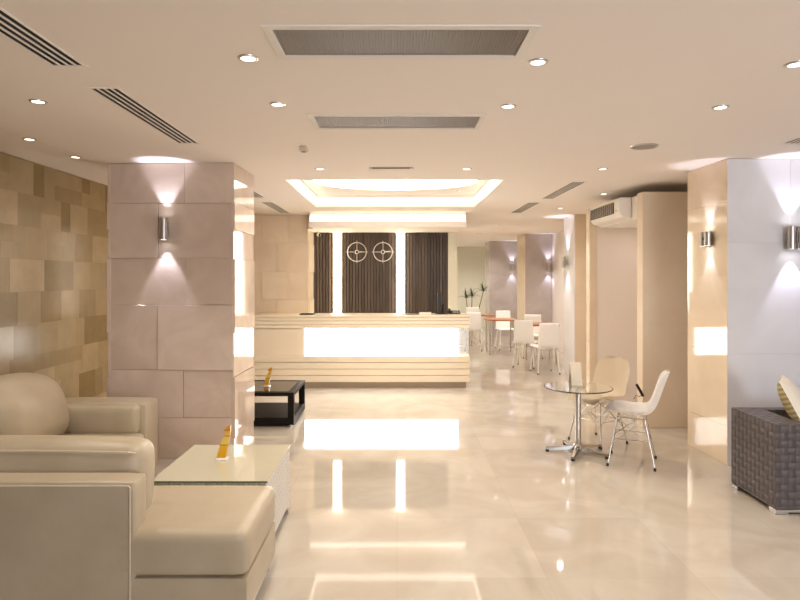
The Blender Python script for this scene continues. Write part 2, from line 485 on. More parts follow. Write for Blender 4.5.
# pillar left of the slatted wall
bm = BM(); box(bm, -3.40, -1.455, 9.71, 10.44, 0, CEIL-.001)
zr = [CEIL-.002, zz(243, 9.7), zz(272, 9.7), zz(300, 9.7), .55, 0]
rw = [(zr[k+1], zr[k], [[.62, .84], [.55, .74]][k % 2], [[.0, .012, .004], [.012, .0, .008]][k % 2]) for k in range(5)]
clad(bm, '-y', 9.72, -3.40, -1.445, rw, g=.012)
clad(bm, '+x', -1.455, 9.70, 10.40, [(zr[k+1], zr[k], [], [[0, .01][k % 2]]) for k in range(5)])
p = struct('pillar', bm, cream_marble); p['label'] = 'cream marble pillar behind the left end of the reception desk'

# right-hand side: thin slab partition, header, niche back, further pillars
bm = BM(); box(bm, 2.62, 3.6, 6.40, 6.55, 0, 2.52, .004, 1); struct('partition', bm, beige_panel)
bm = BM(); box(bm, 2.62, 2.74, 6.55, 7.8, 2.25, 2.50); box(bm, 2.74, 3.6, 6.55, 7.8, 2.25, 2.29); struct('beam', bm, plaster_white)
bm = BM(); box(bm, 2.60, 3.6, 7.8, 7.92, 0, 2.50); struct('partition', bm, pink_panel)
bm = BM(); box(bm, 2.50, 2.60, 7.79, 7.93, 0, 2.50, .003, 1); struct('trim_1', bm, cream_marble)
bm = BM(); box(bm, 2.85, 3.59, 9.6, 10.22, 0, CEIL-.001)
n0 = len(bm.faces); clad(bm, '-x', 2.848, 9.602, 10.22, [(0, 1.0, [], [0]), (1.0, 1.7, [], [0]), (1.7, CEIL-.002, [], [0])], g=.001)
bm.faces.ensure_lookup_table()
for f in bm.faces[n0:]: f.material_index = 1
p = struct('pillar', bm, None, mats=[beige_panel, lilac_stone]); p['label'] = 'beige pillar left of the wall air conditioner'
def far_pillar(x0, y0, y1, lab, fm, sm):
    bm = BM(); box(bm, x0+.02, 3.59, y0, y1, 0, CEIL-.001); n0 = len(bm.faces)
    box(bm, x0, x0+.02, y0-.002, y1, 0, CEIL-.001); bm.faces.ensure_lookup_table()
    for f in bm.faces[n0:]: f.material_index = 1
    p = struct('pillar', bm, None, mats=[fm, sm]); p['label'] = lab
far_pillar(2.95, 13.9, 14.75, 'lilac stone pillar with a lit sconce, behind the white cafe chairs', mauve_stone, cream_marble)
far_pillar(2.56, 16.6, 17.4, 'farthest pale pillar with a lit sconce, beside the potted dracaena', mauve_stone, mauve_stone)

# bulkhead above reception with a lit cove
bm = BM()
box(bm, -1.355, 1.07, 9.24, 10.4, 2.39, 2.474); box(bm, -1.44, -1.355, 9.7, 10.4, 2.39, CEIL)
box(bm, -1.36, 1.07, 9.32, 9.42, 2.475, CEIL); struct('trim_2', bm, plaster)
# ------------------------------------------------------------------ lit coves and panels
t = thing('cove_light', 'rectangular band of warm cove light around the ceiling coffer', 'ceiling light', ((x0+x1)/2, (y0+y1)/2, 2.71))
for q in ((x0, x0+.02, y0+.02, y1-.02), (x1-.02, x1, y0+.02, y1-.02), (x0, x1, y0, y0+.02), (x0, x1, y1-.02, y1)):
    bm = BM(); box(bm, *q, 2.665, 2.74); obj('light_strip', bm, cove_e, t)
t = thing('oval_ceiling_light', 'large glowing oval panel recessed in the ceiling coffer', 'ceiling light', (-.02, 7.35, 2.79))
bm = BM(); lathe(bm, [(0, -.004), (1.0, -.004), (1.0, .01)], (-.02, 7.35, 2.79), 64, 1.0, .70); obj('diffuser', bm, oval_e, t)
bm = BM(); lathe(bm, [(1.0, .01), (1.0, -.012), (1.018, -.012), (1.018, .01)], (-.02, 7.35, 2.79), 64, 1.0, .70); obj('rim', bm, plaster_white, t)
bm = BM(); box(bm, -1.345, 1.06, 9.29, 9.318, 2.476, 2.57); tag(obj('bulkhead_light', bm, mat('slot_led', (1, 1, 1), emit=(1, .90, .74), estr=1.3)), 'straight glowing light slot in the bulkhead above reception', 'ceiling light')
for (a, b), lab in (((-1.097, -.965), 'glowing vertical light bar left of the two round emblems'), ((-.004, .128), 'glowing vertical light bar right of the two round emblems')):
    t = thing('light_bar', lab, 'wall light', ((a+b)/2, 10.36, .02), 'light bars on the slatted wall')
    bm = BM(); box(bm, a, b, 10.345, 10.385, .02, 2.385, .004, 1); obj('diffuser', bm, bar_e, t)
    bm = BM(); box(bm, a-.006, b+.006, 10.385, 10.40, .0, 2.388); obj('backing', bm, cream_lacquer, t)

# ------------------------------------------------------------------ ceiling fittings
def downlight(X, Y, lab, z=CEIL, grp='recessed ceiling downlights', lit=True, r=.034):
    t = thing('downlight', lab, 'ceiling light', (X, Y, z), grp)
    bm = BM(); lathe(bm, [(r, .0), (r, -.006), (r+.006, -.007), (r+.013, -.004), (r+.014, .0)], (X, Y, z), 24); obj('rim', bm, steel, t, smooth=True)
    bm = BM(); lathe(bm, [(0, -.003), (r, -.003)], (X, Y, z), 24); obj('lens', bm, lamp_e, t)
    return t
DL = [(-.69, 2.78, 'round recessed downlight just left of the nearest large ceiling grille'),
      (.665, 2.83, 'round recessed downlight just right of the nearest large ceiling grille'),
      (-.70, 3.52, 'round recessed downlight left of the second, smaller-looking ceiling grille'),
      (.66, 3.56, 'round recessed downlight right of the second, smaller-looking ceiling grille'),
      (-.72, 5.6, 'small recessed downlight left of the thin slot in front of the ceiling coffer'),
      (.65, 5.6, 'small recessed downlight right of the thin slot in front of the ceiling coffer'),
      (-2.07, 3.46, 'recessed downlight between the two slotted vents and the raised strip over the sofa'),
      (1.93, 3.58, 'recessed downlight alone in the plain ceiling in front of the round grey speaker'),
      (1.90, 2.86, 'recessed downlight cut by the right edge of the photo'),
      (1.92, 5.6, 'small recessed downlight between the round grey speaker and the slotted vent'),
      (2.5, 7.25, 'tiny recessed downlight directly beside the wall air conditioner'),
      (2.38, 8.75, 'tiny recessed downlight beyond the wall air conditioner'),
      (1.9, 11.5, 'tiny corridor downlight, nearer one of the pair past reception'),
      (1.9, 13.9, 'tiny corridor downlight, farther one of the pair past reception')]
for X, Y, lab in DL: downlight(X, Y, lab)
downlight(-2.83, 4.62, 'recessed downlight in the raised strip by the mosaic wall, nearer of two', CEIL+.05)
downlight(-2.84, 5.3, 'recessed downlight in the raised strip by the mosaic wall, nearer to the pillar', CEIL+.05)
downlight(.86, 8.25, 'tiny downlight inside the ceiling coffer at its far edge', 2.80, r=.022)

# big mesh grilles (cassettes)
for (a, b, c, e), lab in zip(CAS, ('large rectangular mesh air grille, the nearest one in the ceiling', 'rectangular mesh air grille, second from the camera in the ceiling')):
    t = thing('ceiling_grille', lab, 'air vent', ((a+b)/2, (c+e)/2, CEIL), 'mesh ceiling grilles')
    bm = BM()
    for q in ((a-.035, a+.004, c-.035, e+.035), (b-.004, b+.035, c-.035, e+.035), (a, b, c-.035, c+.004), (a, b, e-.004, e+.035)):
        box(bm, *q, CEIL-.006, CEIL+.008, .002, 1)
    obj('frame', bm, plaster_white, t)
    bm = BM(); box(bm, a+.004, b-.004, c+.004, e-.004, CEIL+.008, CEIL+.04); obj('backing', bm, slot_black, t)  # black sheet close behind the mesh stands in for shade in the opening
    bm = BM(); n = 78
    for k in range(n):
        X = a+.005+(b-a-.01)*(k+.5)/n; box(bm, X-.0042, X+.0042, c+.004, e-.004, CEIL+.001, CEIL+.003)
    for k in range(24):
        Y = c+.005+(e-c-.01)*(k+.5)/24; box(bm, a+.004, b-.004, Y-.0038, Y+.0038, CEIL+.0015, CEIL+.0035)
    obj('mesh_grid', bm, mat('grille_bar', (.21, .175, .145), rough=.5) if 'grille_bar' not in MATS else MATS['grille_bar'], t)

# slot vents
SL = ['slotted linear vent cut by the top left corner of the photo', 'slotted linear vent in front of the left marble pillar',
      'slotted linear vent half hidden behind the left marble pillar', 'slotted linear vent left of the glowing coffer, above the cream pillar',
      'slotted linear vent on the right, nearer to the air conditioner', 'slotted linear vent on the right, farther toward the corridor',
      'slotted linear vent at the right edge above the lilac pillar']
for (a, b, c, e), lab in zip(SLV, SL):
    t = thing('slot_vent', lab, 'air vent', ((a+b)/2, (c+e)/2, CEIL), 'linear slot vents')
    bm = BM(); n = 4 if e-c > .8 else 4
    for k in range(n+1):
        X = a+(b-a)*k/n; box(bm, X-.0045, X+.0045, c, e, CEIL-.004, CEIL+.001)
    box(bm, a-.014, b+.014, c-.014, c+.002, CEIL-.004, CEIL+.01); box(bm, a-.014, b+.014, e-.002, e+.014, CEIL-.004, CEIL+.01)
    obj('blade_frame', bm, plaster, t)
    bm = BM(); box(bm, a+.0005, b-.0005, c+.0005, e-.0005, CEIL+.002, CEIL+.034); obj('backing', bm, slot_black, t)  # black sheet just above the blades stands in for the slots' shade

# thin slot diffuser, detector, ceiling speaker
t = thing('slot_diffuser', 'short thin slot diffuser just in front of the ceiling coffer', 'air vent', (-.06, 5.57, CEIL))
bm = BM(); box(bm, -.26, .15, 5.53, 5.62, CEIL-.016, CEIL, .004, 1); obj('frame', bm, plaster_white, t)
bm = BM(); box(bm, -.23, .12, 5.524, 5.531, CEIL-.013, CEIL-.004); obj('slot', bm, mat('brown_slot', (.20, .14, .09), .6), t)
t = thing('smoke_detector', 'small white detector box on the ceiling left of the coffer', 'detector', (-.725, 4.67, CEIL))
bm = BM(); box(bm, -.755, -.695, 4.63, 4.71, CEIL-.035, CEIL, .006, 2); obj('body', bm, mat('aged_plastic', (.62, .54, .45), .5), t)
bm = BM(); lathe(bm, [(0, -.045), (.014, -.043), (.018, -.035)], (-.725, 4.67, CEIL), 16); obj('sensor', bm, grey_lens, t)
t = thing('ceiling_speaker', 'round grey speaker disc in the ceiling on the right', 'speaker', (1.91, 4.64, CEIL))
bm = BM(); lathe(bm, [(.085, 0), (.085, -.008), (.10, -.008), (.105, 0)], (1.91, 4.64, CEIL), 32); obj('rim', bm, steel, t, smooth=True)
bm = BM(); lathe(bm, [(0, -.006), (.085, -.006)], (1.91, 4.64, CEIL), 32); obj('grille', bm, grey_lens, t)

# security camera under the bulkhead
t = thing('security_camera', 'small white security camera hanging at top left of the slatted wall', 'camera', (-1.33, 10.15, 2.39))
bm = BM(); lathe(bm, [(0, 0), (.03, 0), (.03, -.012), (.012, -.016), (.012, -.045), (0, -.045)], (-1.33, 10.15, 2.39), 16); obj('mount', bm, white_plastic, t, smooth=True)
bm = BM(); tube(bm, [(-1.345, 10.2, 2.335), (-1.30, 10.04, 2.32)], .024, 14); obj('housing', bm, white_plastic, t, smooth=True)
bm = BM(); tube(bm, [(-1.301, 10.044, 2.3204), (-1.298, 10.034, 2.319)], .018, 14); obj('lens', bm, black_gloss, t, smooth=True)

# wall air conditioner
t = thing('air_conditioner', 'white slim air conditioner with dark louvred grille, fixed high on the right header', 'air conditioner', (2.56, 7.2, 2.27))
bm = BM(); prism(bm, [(2.618, 2.50), (2.49, 2.50), (2.478, 2.46), (2.482, 2.345), (2.52, 2.285), (2.618, 2.262)], 'y', 6.70, 7.72); 
bmesh.ops.bevel(bm, geom=bm.edges[:], offset=.006, segments=2, affect='EDGES'); obj('casing', bm, white_plastic, t)
bm = BM()
prism(bm, [(2.4785, 2.462), (2.472, 2.462), (2.475, 2.335), (2.4815, 2.335)], 'y', 6.86, 7.68); g = obj('grille', bm, slot_black, t)
bm = BM()
for k in range(7):
    z = 2.347+.0175*k; box(bm, 2.468, 2.475, 6.865, 7.675, z-.003, z+.003)
for k in range(13):
    y = 6.88+.065*k; box(bm, 2.466, 2.474, y-.004, y+.004, 2.337, 2.46)
obj('louvre', bm, mat('louvre_grey', (.42, .36, .30), .5), g)
bm = BM(); tube(bm, [(2.478, 6.78, 2.36), (2.472, 6.78, 2.36)], .008, 10); obj('knob', bm, grey_lens, t)

# ------------------------------------------------------------------ sconces
def sconce(loc, nrm, lab, kind='round', h=.19, r=.032, up=1.0, power=2.8, off=.035, grp='up and down wall sconces'):
    """loc on the wall surface, nrm outward unit vector"""
    L = Vector(loc); N = Vector(nrm); T = Vector((-N.y, N.x, 0))
    t = thing('wall_sconce', lab, 'wall lamp', loc, grp)
    c = L+N*(r+off)
    bm = BM(); a = .03
    vs = []
    for s, q, zc in ((-1,0,-1),(1,0,-1),(1,1,-1),(-1,1,-1),(-1,0,1),(1,0,1),(1,1,1),(-1,1,1)):
        vs.append(bm.verts.new(L+T*s*.022+N*(q*.04)+Vector((0,0,zc*.05))))
    for q in [(3,2,1,0),(4,5,6,7),(0,1,5,4),(1,2,6,5),(2,3,7,6),(3,0,4,7)]: bm.faces.new([vs[i] for i in q])
    bmesh.ops.recalc_face_normals(bm, faces=bm.faces[:])
    obj('bracket', bm, steel, t)
    if kind == 'round':
        bm = BM(); lathe(bm, [(r*.82, -h/2+.012), (r*.82, -h/2), (r, -h/2), (r, h/2), (r*.82, h/2), (r*.82, h/2-.012)], c, 24); obj('shade', bm, steel, t, smooth=True)
        for z in (-h/2+.012, h/2-.012):
            bm = BM(); lathe(bm, [(0, z), (r*.82, z)], c, 20); obj('lens', bm, sconce_e, t)
    else:
        bm = BM()
        for s in (-1, 1):
            cc = c+T*s*.036
            lathe(bm, [(.024, -h/2+.012), (.024, -h/2), (.03, -h/2), (.03, h/2), (.024, h/2), (.024, h/2-.012)], cc, 20)
        obj('shade', bm, steel, t, smooth=True)
        bm = BM(); lathe(bm, [(0, -h/2+.05), (.016, -h/2+.05), (.016, h/2-.05), (0, h/2-.05)], c+N*.012, 14); obj('spine', bm, mat('dark_bronze', (.16, .13, .11), .35, .8) if 'dark_bronze' not in MATS else MATS['dark_bronze'], t, smooth=True)
        for s in (-1, 1):
            for z in (-h/2+.012, h/2-.012):
                bm = BM(); lathe(bm, [(0, z), (.024, z)], c+T*s*.036, 16); obj('lens', bm, sconce_e, t)
    for s in (-1, 1):
        tgt = L+N*(.02)+Vector((0, 0, s*1.0))
        light('sconce_spot', 'SPOT', c+Vector((0, 0, s*(h/2+.008))), power*3.2*(up if s > 0 else 1), COOL, target=tgt, spot_size=math.radians(62), spot_blend=.45, shadow_soft_size=.018)
pl = math.radians(-1.0)
sconce((-2.04, 5.313, 2.03), (0, -1, 0), 'round steel up and down sconce on the rose marble pillar behind the sofa', 'round')
th = math.radians(2.4)
sconce((2.80+.022*math.cos(th)-.0-.26*math.sin(th)-.006, 5.12+.26*math.cos(th), 1.95), (-math.cos(th), -math.sin(th), 0), 'steel twin sconce on the polished cream side of the lilac pillar', 'twin', h=.125, power=1.5, off=.008)
sconce((3.37, 5.135, 1.94), (0, -1, 0), 'steel twin sconce on the pale lilac stone face above the dark armchair', 'twin')
sconce((3.50, 13.895, 1.85), (0, -1, 0), 'small far sconce on the lilac pillar above the white cafe chairs', 'round', h=.15, power=2.2)
sconce((3.18, 16.595, 1.88), (0, -1, 0), 'smallest sconce, on the farthest pillar near the dracaena', 'round', h=.15, power=2.2)
sconce((2.83, 9.95, 1.86), (-1, 0, 0), 'narrow sconce on the side of the beige pillar left of the air conditioner', 'round', power=3)

# ------------------------------------------------------------------ reception desk
D0 = 8.70
t = thing('reception_desk', 'long cream reception desk with grooved bands and a glowing white front panel', 'reception desk', (-.6, 9.0, 0))
XL, XR = -2.55, 1.06
bm = BM(); box(bm, XL, XR+.0, D0-.01, 9.32, 1.034, 1.055, .004, 2); obj('counter_top', bm, cream_lacquer, t)
bm = BM()
for k in range(3):
    z1 = 1.032-.057*k; box(bm, XL, XR-.005, D0, D0+.03, z1-.051, z1, .004, 1)
box(bm, XL, XR-.01, D0+.028, 9.30, .864, 1.032); obj('upper_band', bm, cream_lacquer, t)
bm = BM()
for k in range(4):
    z1 = .468-.096*k; box(bm, XL, XR-.005, D0, D0+.03, z1-.088, z1, .004, 1)
box(bm, XL, XR-.01, D0+.028, 9.28, .085, .468); obj('lower_band', bm, cream_lacquer, t)
bm = BM(); box(bm, XL, -1.338, D0+.012, 9.28, .469, .863, .002, 1); obj('side_panel', bm, cream_lacquer, t)
bm = BM(); box(bm, -1.334, .884, D0+.004, D0+.10, .470, .862); o = obj('light_panel', bm, box_e, t); o['label'] = 'glowing white front panel'
bm = BM(); box(bm, -1.334, .86, D0+.11, 9.28, .469, .863); obj('core', bm, cream_lacquer, t)
bm = BM(); box(bm, .890, 1.045, D0+.012, D0+.022, .470, .862); obj('glass_end', bm, mat('tinted_pane', (.80, .86, .95), .05, alpha=.22), t)
bm = BM(); box(bm, XL+.02, XR-.05, D0+.06, 9.26, 0, .086); obj('plinth', bm, kick_m, t)

# things on the desk
t = thing('monitor', 'black computer monitor seen edge-on at the right end of reception desk', 'monitor', (.64, 9.12, 1.055))
bm = BM(); soft(bm, (.645, 9.1, 1.235), (.055, .42, .31), .012, (0,0,0), 4); o = obj('screen', bm, black_matt, t, smooth=True)
bm = BM(); tube(bm, [(.69, 9.1, 1.065), (.70, 9.1, 1.205)], .016, 10); obj('stand', bm, black_matt, t)
bm = BM(); lathe(bm, [(0, 0), (.10, 0), (.10, .008), (.02, .016), (0, .016)], (.68, 9.1, 1.055), 24); obj('base', bm, black_matt, t)
t.rotation_euler = (0, 0, math.radians(-4))
t = thing('desk_telephone', 'black desk telephone beside the monitor on reception', 'telephone', (.84, 9.15, 1.055))
bm = BM(); prism(bm, [(9.06, 1.055), (9.24, 1.055), (9.24, 1.1), (9.06, 1.065)], 'x', .78, .96); obj('base', bm, black_matt, t)
bm = BM(); tube(bm, [(.805, 9.07, 1.083), (.805, 9.10, 1.1), (.805, 9.19, 1.117), (.805, 9.23, 1.115)], [.018, .013, .013, .018], 10); obj('handset', bm, black_matt, t, smooth=True)
bm = BM()
for i in range(3):
    for j in range(4): box(bm, .85+.03*i, .87+.03*i, 9.09+.03*j, 9.108+.03*j, 1.065+.006*j, 1.08+.0065*j)
obj('keypad', bm, grey_lens, t)
t = thing('laptop', 'thin white folded laptop lying on the counter left of the monitor', 'laptop', (.42, 9.1, 1.055))
bm = BM(); box(bm, .34, .52, 8.98, 9.2, 1.055, 1.069, .004, 2); obj('base', bm, white_plastic, t)
bm = BM(); box(bm, .34, .52, 8.98, 9.2, 1.07, 1.078, .003, 2); obj('lid', bm, white_plastic, t)
bm = BM(); box(bm, .06, .33, 8.92, 9.2, 1.055, 1.063, .003, 1); tag(obj('desk_pad', bm, black_matt), 'flat black pad on the counter below the right light bar', 'desk pad')
t = thing('tray', 'shallow black tray on the counter in front of the cream pillar', 'tray', (-1.34, 8.95, 1.055))
bm = BM(); box(bm, -1.44, -1.24, 8.86, 9.04, 1.055, 1.063); obj('bottom', bm, black_matt, t)
bm = BM()
for q in ((-1.44,-1.434,8.86,9.04), (-1.246,-1.24,8.86,9.04), (-1.434,-1.246,8.86,8.866), (-1.434,-1.246,9.034,9.04)): box(bm, *q, 1.061, 1.071)
obj('rim', bm, black_matt, t)

# round emblems on the slatted wall
def emblem(X, lab, ang):
    c = Vector((X, 10.375, 2.05)); t = thing('wall_emblem', lab, 'emblem', tuple(c), 'round metal emblems')
    R = .162
    bm = BM(); tube(bm, [c+Vector((R*math.cos(2*PI*k/40), 0, R*math.sin(2*PI*k/40))) for k in range(40)], .0068, 8, True); obj('ring', bm, chrome_pale, t, smooth=True)
    bm = BM()
    for a in (0, PI/2):
        dv = Vector((math.cos(a), 0, math.sin(a)))
        tube(bm, [c+dv*.192, c+dv*.03], .005, 8); tube(bm, [c-dv*.03, c-dv*.192], .005, 8)
    obj('cross_bar', bm, chrome_pale, t, smooth=True)
    bm = BM(); tube(bm, [c+Vector((.03*math.cos(2*PI*k/20), -.004, .03*math.sin(2*PI*k/20))) for k in range(20)], .008, 8, True); obj('hub', bm, chrome_pale, t, smooth=True)
    bm = BM(); dv = Vector((math.cos(ang), 0, math.sin(ang))); tube(bm, [c+dv*.03+Vector((0,-.006,0)), c+dv*.14+Vector((0,-.006,0))], [.011, .004], 8); obj('pointer', bm, chrome_pale, t, smooth=True)
    for a in (0, PI/2, PI, -PI/2):
        bm = BM(); p = c+Vector((R*math.cos(a), 0, R*math.sin(a))); tube(bm, [p, p+Vector((0, .024, 0))], .005, 6)
        obj('standoff', bm, steel, t)
chrome_pale = mat('pale_metal', (.82, .76, .68), rough=.35, metal=.6)
emblem(-.693, 'round crosshair-like metal emblem on the slatted wall, next to the left light bar', 0.0)
emblem(-.243, 'round crosshair-like metal emblem on the slatted wall, next to the right light bar', 0.12)

# ------------------------------------------------------------------ cream leather corner sofa
t = thing('corner_sofa', 'large cream leather corner sofa with an open chaise end beside the coffee table', 'sofa', (-2.0, 3.6, 0))
# frame/base
bm = BM()
soft(bm, (-1.955, 3.03, .152), (2.56, .65, .19), .018, n=6)
soft(bm, (-2.60, 4.03, .16), (1.28, 1.44, .20), .035, n=6)
obj('base', bm, leather, t, smooth=True)
# near back panel (its outside faces the camera)
bm = BM(); soft(bm, (-2.245, 2.775, .362), (2.12, .15, .64), .022, (0, .004, 0), n=10); bp = obj('back_panel', bm, leather, t, smooth=True)
bm = BM(); tube(bm, [(-3.3, 2.7, .664), (-1.21, 2.7, .664), (-1.202, 2.7, .655), (-1.202, 2.7, .08)], .0045, 6); obj('piping', bm, piping_m, bp, smooth=True)
bm = BM(); soft(bm, (-3.14, 3.86, .375), (.30, 2.1, .67), .05, n=8); obj('back_panel', bm, leather, t, smooth=True)
# seat cushions
def seatfn(p): return (p.x, p.y, p.z)
bm = BM(); soft(bm, (-1.12, 3.03, .348), (.89, .65, .21), .045, (.006, .006, .012), n=14); s1 = obj('seat_cushion', bm, leather, t, smooth=True)
bm = BM(); soft(bm, (-1.80, 3.13, .355), (.46, .45, .17), .045, (.0, .004, .006), n=10); obj('seat_cushion', bm, leather, t, smooth=True)
bm = BM(); soft(bm, (-2.47, 3.16, .33), (1.10, .58, .16), .045, (.0, .008, .008), n=10); obj('seat_cushion', bm, leather, t, smooth=True)
bm = BM(); soft(bm, (-2.45, 4.06, .33), (1.02, 1.18, .16), .05, (.012, .0, .012), n=12); obj('seat_cushion', bm, leather, t, smooth=True)
# back cushions
def lean_y(p): return (p.x, p.y+(p.z)*.10, p.z)
bm = BM(); soft(bm, (-1.885, 2.985, .59), (1.30, .22, .40), .075, (.012, .03, .016), n=14, fn=lean_y); bc = obj('back_cushion', bm, leather, t, smooth=True)
bm = BM(); pts = []
w, h = 1.30/2-.03, .40/2
for k in range(24):
    a = k/23
    pts.append((-1.885-w+2*w*a*.975, 2.985-.094, .59+h-.030+.008*math.sin(PI*a)))
pts += [(-1.256, 2.93, .74), (-1.236, 2.955, .685), (-1.23, 2.965, .605), (-1.236, 2.96, .485)]
tube(bm, pts, .0055, 6); obj('piping', bm, piping_m, bc, smooth=True)
def lean_x(p):
    return (p.x-(p.z)*.22, p.y, p.z+.035*math.cos(p.y*3.2))
bm = BM(); soft(bm, (-2.64, 4.18, .625), (.32, .76, .44), .12, (.07, .02, .05), n=14, fn=lean_x); obj('back_cushion', bm, leather, t, smooth=True)
bm = BM(); soft(bm, (-2.66, 3.42, .60), (.30, .80, .44), .12, (.08, .02, .03), n=14, fn=lean_x); obj('back_cushion', bm, leather, t, smooth=True)
# far arm
bm = BM(); soft(bm, (-2.62, 4.815, .335), (1.32, .27, .58), .035, n=8); ar = obj('arm', bm, leather, t, smooth=True)
bm = BM(); soft(bm, (-2.56, 4.665, .50), (1.12, .13, .23), .045, (0, .012, .006), n=10); obj('arm_pad', bm, leather, ar, smooth=True)
for X, Y in ((-.72, 2.76), (-.72, 3.28), (-3.2, 2.78), (-3.2, 4.85), (-1.99, 4.85), (-2.0, 2.78)):
    bm = BM(); lathe(bm, [(0, 0), (.02, 0), (.026, .065), (0, .065)], (X, Y, 0), 14); obj('foot', bm, chrome, t, smooth=True)

# ------------------------------------------------------------------ coffee table (white wicker, glass top)
t = thing('coffee_table', 'white wicker box coffee table with a glass top between sofa and marble pillar', 'coffee table', (-1.05, 3.745, 0))
bm = BM()
box(bm, -1.385, -.735, 3.38, 4.11, .40, .448, .012, 2)
for X in (-1.385, -.795):
    for Y in (3.38, 4.05): box(bm, X, X+.06, Y, Y+.06, .03, .41, .008, 2)
box(bm, -.765, -.737, 3.39, 4.10, .05, .41, .008, 2); box(bm, -1.383, -1.355, 3.39, 4.10, .05, .41, .008, 2)
box(bm, -1.37, -.75, 3.385, 3.41, .05, .41, .008, 2); box(bm, -1.37, -.75, 4.08, 4.105, .05, .41, .008, 2)
obj('wicker_body', bm, wicker_w, t, uv=True)
bm = BM(); box(bm, -1.39, -.73, 3.375, 4.115, .449, .457, .002, 1)
gt = obj('glass_top', bm, smoke_glass, t)
bm = BM(); box(bm, -1.392, -.728, 3.371, 3.3755, .4485, .4575); obj('edge', bm, glass_edge, gt)
for X in (-1.36, -.76):
    for Y in (3.405, 4.085):
        bm = BM(); box(bm, X-.02, X+.02, Y-.02, Y+.02, 0, .031); obj('foot', bm, steel, t)
def display(X, Y, z, lab, s=1.0, lean=.16):
    t = thing('display_stand', lab, 'display stand', (X, Y, z), 'amber display stands')
    bm = BM(); box(bm, X-.036*s, X+.036*s, Y-.03*s, Y+.03*s, z, z+.012*s, .003, 1); obj('base', bm, acrylic, t)
    bm = BM(); prof = [(-.034, .012), (.022, .012), (.033, .07), (.043, .12), (.052, .175), (.054, .215), (.030, .205), (.010, .18), (.026, .17), (-.008, .11), (-.018, .07)]
    prism(bm, [(X+a*s, z+b*s) for a, b in prof], 'y', Y-.012*s, Y+.012*s)
    obj('card', bm, amber, t)
display(-1.10, 3.78, .457, 'small leaning amber display piece on the glass coffee table')

# ------------------------------------------------------------------ black coffee table
t = thing('side_table', 'low black open-frame table with glass top beside the marble pillar', 'table', (-1.5, 6.83, 0))
bm = BM(); L, R, F, B = -1.90, -1.108, 6.44, 7.23
for X in (L, R-.065):
    for Y in (F, B-.065):
        b2 = BM(); box(b2, X, X+.065, Y, Y+.065, .10, .33, .003, 1); obj('leg', b2, espresso, t)
for q in ((L, R, F, F+.07), (L, R, B-.07, B), (L, L+.07, F+.07, B-.07), (R-.07, R, F+.07, B-.07)): box(bm, *q, .33, .371, .002, 1)
obj('top_frame', bm, espresso, t)
bm = BM(); box(bm, L+.07, R-.07, F+.07, B-.07, .36, .370); obj('glass_top', bm, black_gloss, t)
bm = BM(); box(bm, L, R, F, B, .022, .10, .003, 1); obj('shelf', bm, espresso, t)
for X in (L+.04, R-.04):
    for Y in (F+.04, B-.04):
        bm = BM(); lathe(bm, [(0, 0), (.018, 0), (.018, .023), (0, .023)], (X, Y, 0), 12); obj('foot', bm, chrome, t)
display(-1.475, 6.80, .371, 'small leaning amber display piece on the low black table', 1.0)

# ------------------------------------------------------------------ glass bistro table
TX, TY = 1.66, 5.50
t = thing('bistro_table', 'round glass table on a steel star pedestal beside the two shell chairs', 'table', (TX, TY, 0))
bm = BM(); lathe(bm, [(0, .592), (.298, .592), (.302, .596), (.302, .600), (.298, .604), (0, .604)], (TX, TY, 0), 64); gt = obj('glass_top', bm, glass, t, smooth=True)
bm = BM(); lathe(bm, [(.303, .594), (.306, .596), (.306, .601), (.303, .603), (.3025, .598), (.303, .594)], (TX, TY, 0), 64); obj('edge', bm, mat('dark_glass_edge', (.08, .08, .07), .15), gt, smooth=True)
bm = BM(); lathe(bm, [(0, .045), (.027, .045), (.027, .57), (.06, .58), (.07, .591), (0, .591)], (TX, TY, 0), 28); obj('column', bm, chrome, t, smooth=True)
bm = BM(); lathe(bm, [(0, .03), (.05, .03), (.06, .045), (.04, .075), (.034, .09), (0, .09)], (TX, TY, 0), 28); obj('hub', bm, chrome, t, smooth=True)
for k in range(5):
    a = math.radians(172+72*k); dv = Vector((math.cos(a), math.sin(a), 0)); c = Vector((TX, TY, 0)); n = Vector((-dv.y, dv.x, 0))
    bm = BM(); sec = []
    for rr, w, zb, zt in ((.03, .028, .03, .07), (.29, .016, .022, .040)):
        p = c+dv*rr; sec.append([bm.verts.new(p+n*w+Vector((0,0,zb))), bm.verts.new(p-n*w+Vector((0,0,zb))), bm.verts.new(p-n*w*.7+Vector((0,0,zt))), bm.verts.new(p+n*w*.7+Vector((0,0,zt)))])
    A, B2 = sec
    bm.faces.new(A); bm.faces.new(B2[::-1])
    for i in range(4): bm.faces.new([A[i], B2[i], B2[(i+1) % 4], A[(i+1) % 4]])
    bmesh.ops.recalc_face_normals(bm, faces=bm.faces[:])
    lg = obj('leg', bm, chrome, t)
    p = c+dv*.275; bm = BM(); lathe(bm, [(0, 0), (.016, 0), (.016, .022), (0, .022)], (p.x, p.y, 0), 14); obj('foot', bm, black_matt, lg)
t = thing('menu_card', 'folded cream card standing on the glass table', 'card', (1.665, 5.60, .604))
bm = BM(); 
prism(bm, [(5.545, .604), (5.549, .604), (5.60, .80), (5.651, .604), (5.655, .604), (5.602, .812), (5.598, .812)], 'x', 1.615, 1.715); obj('sheet', bm, paper_m, t)

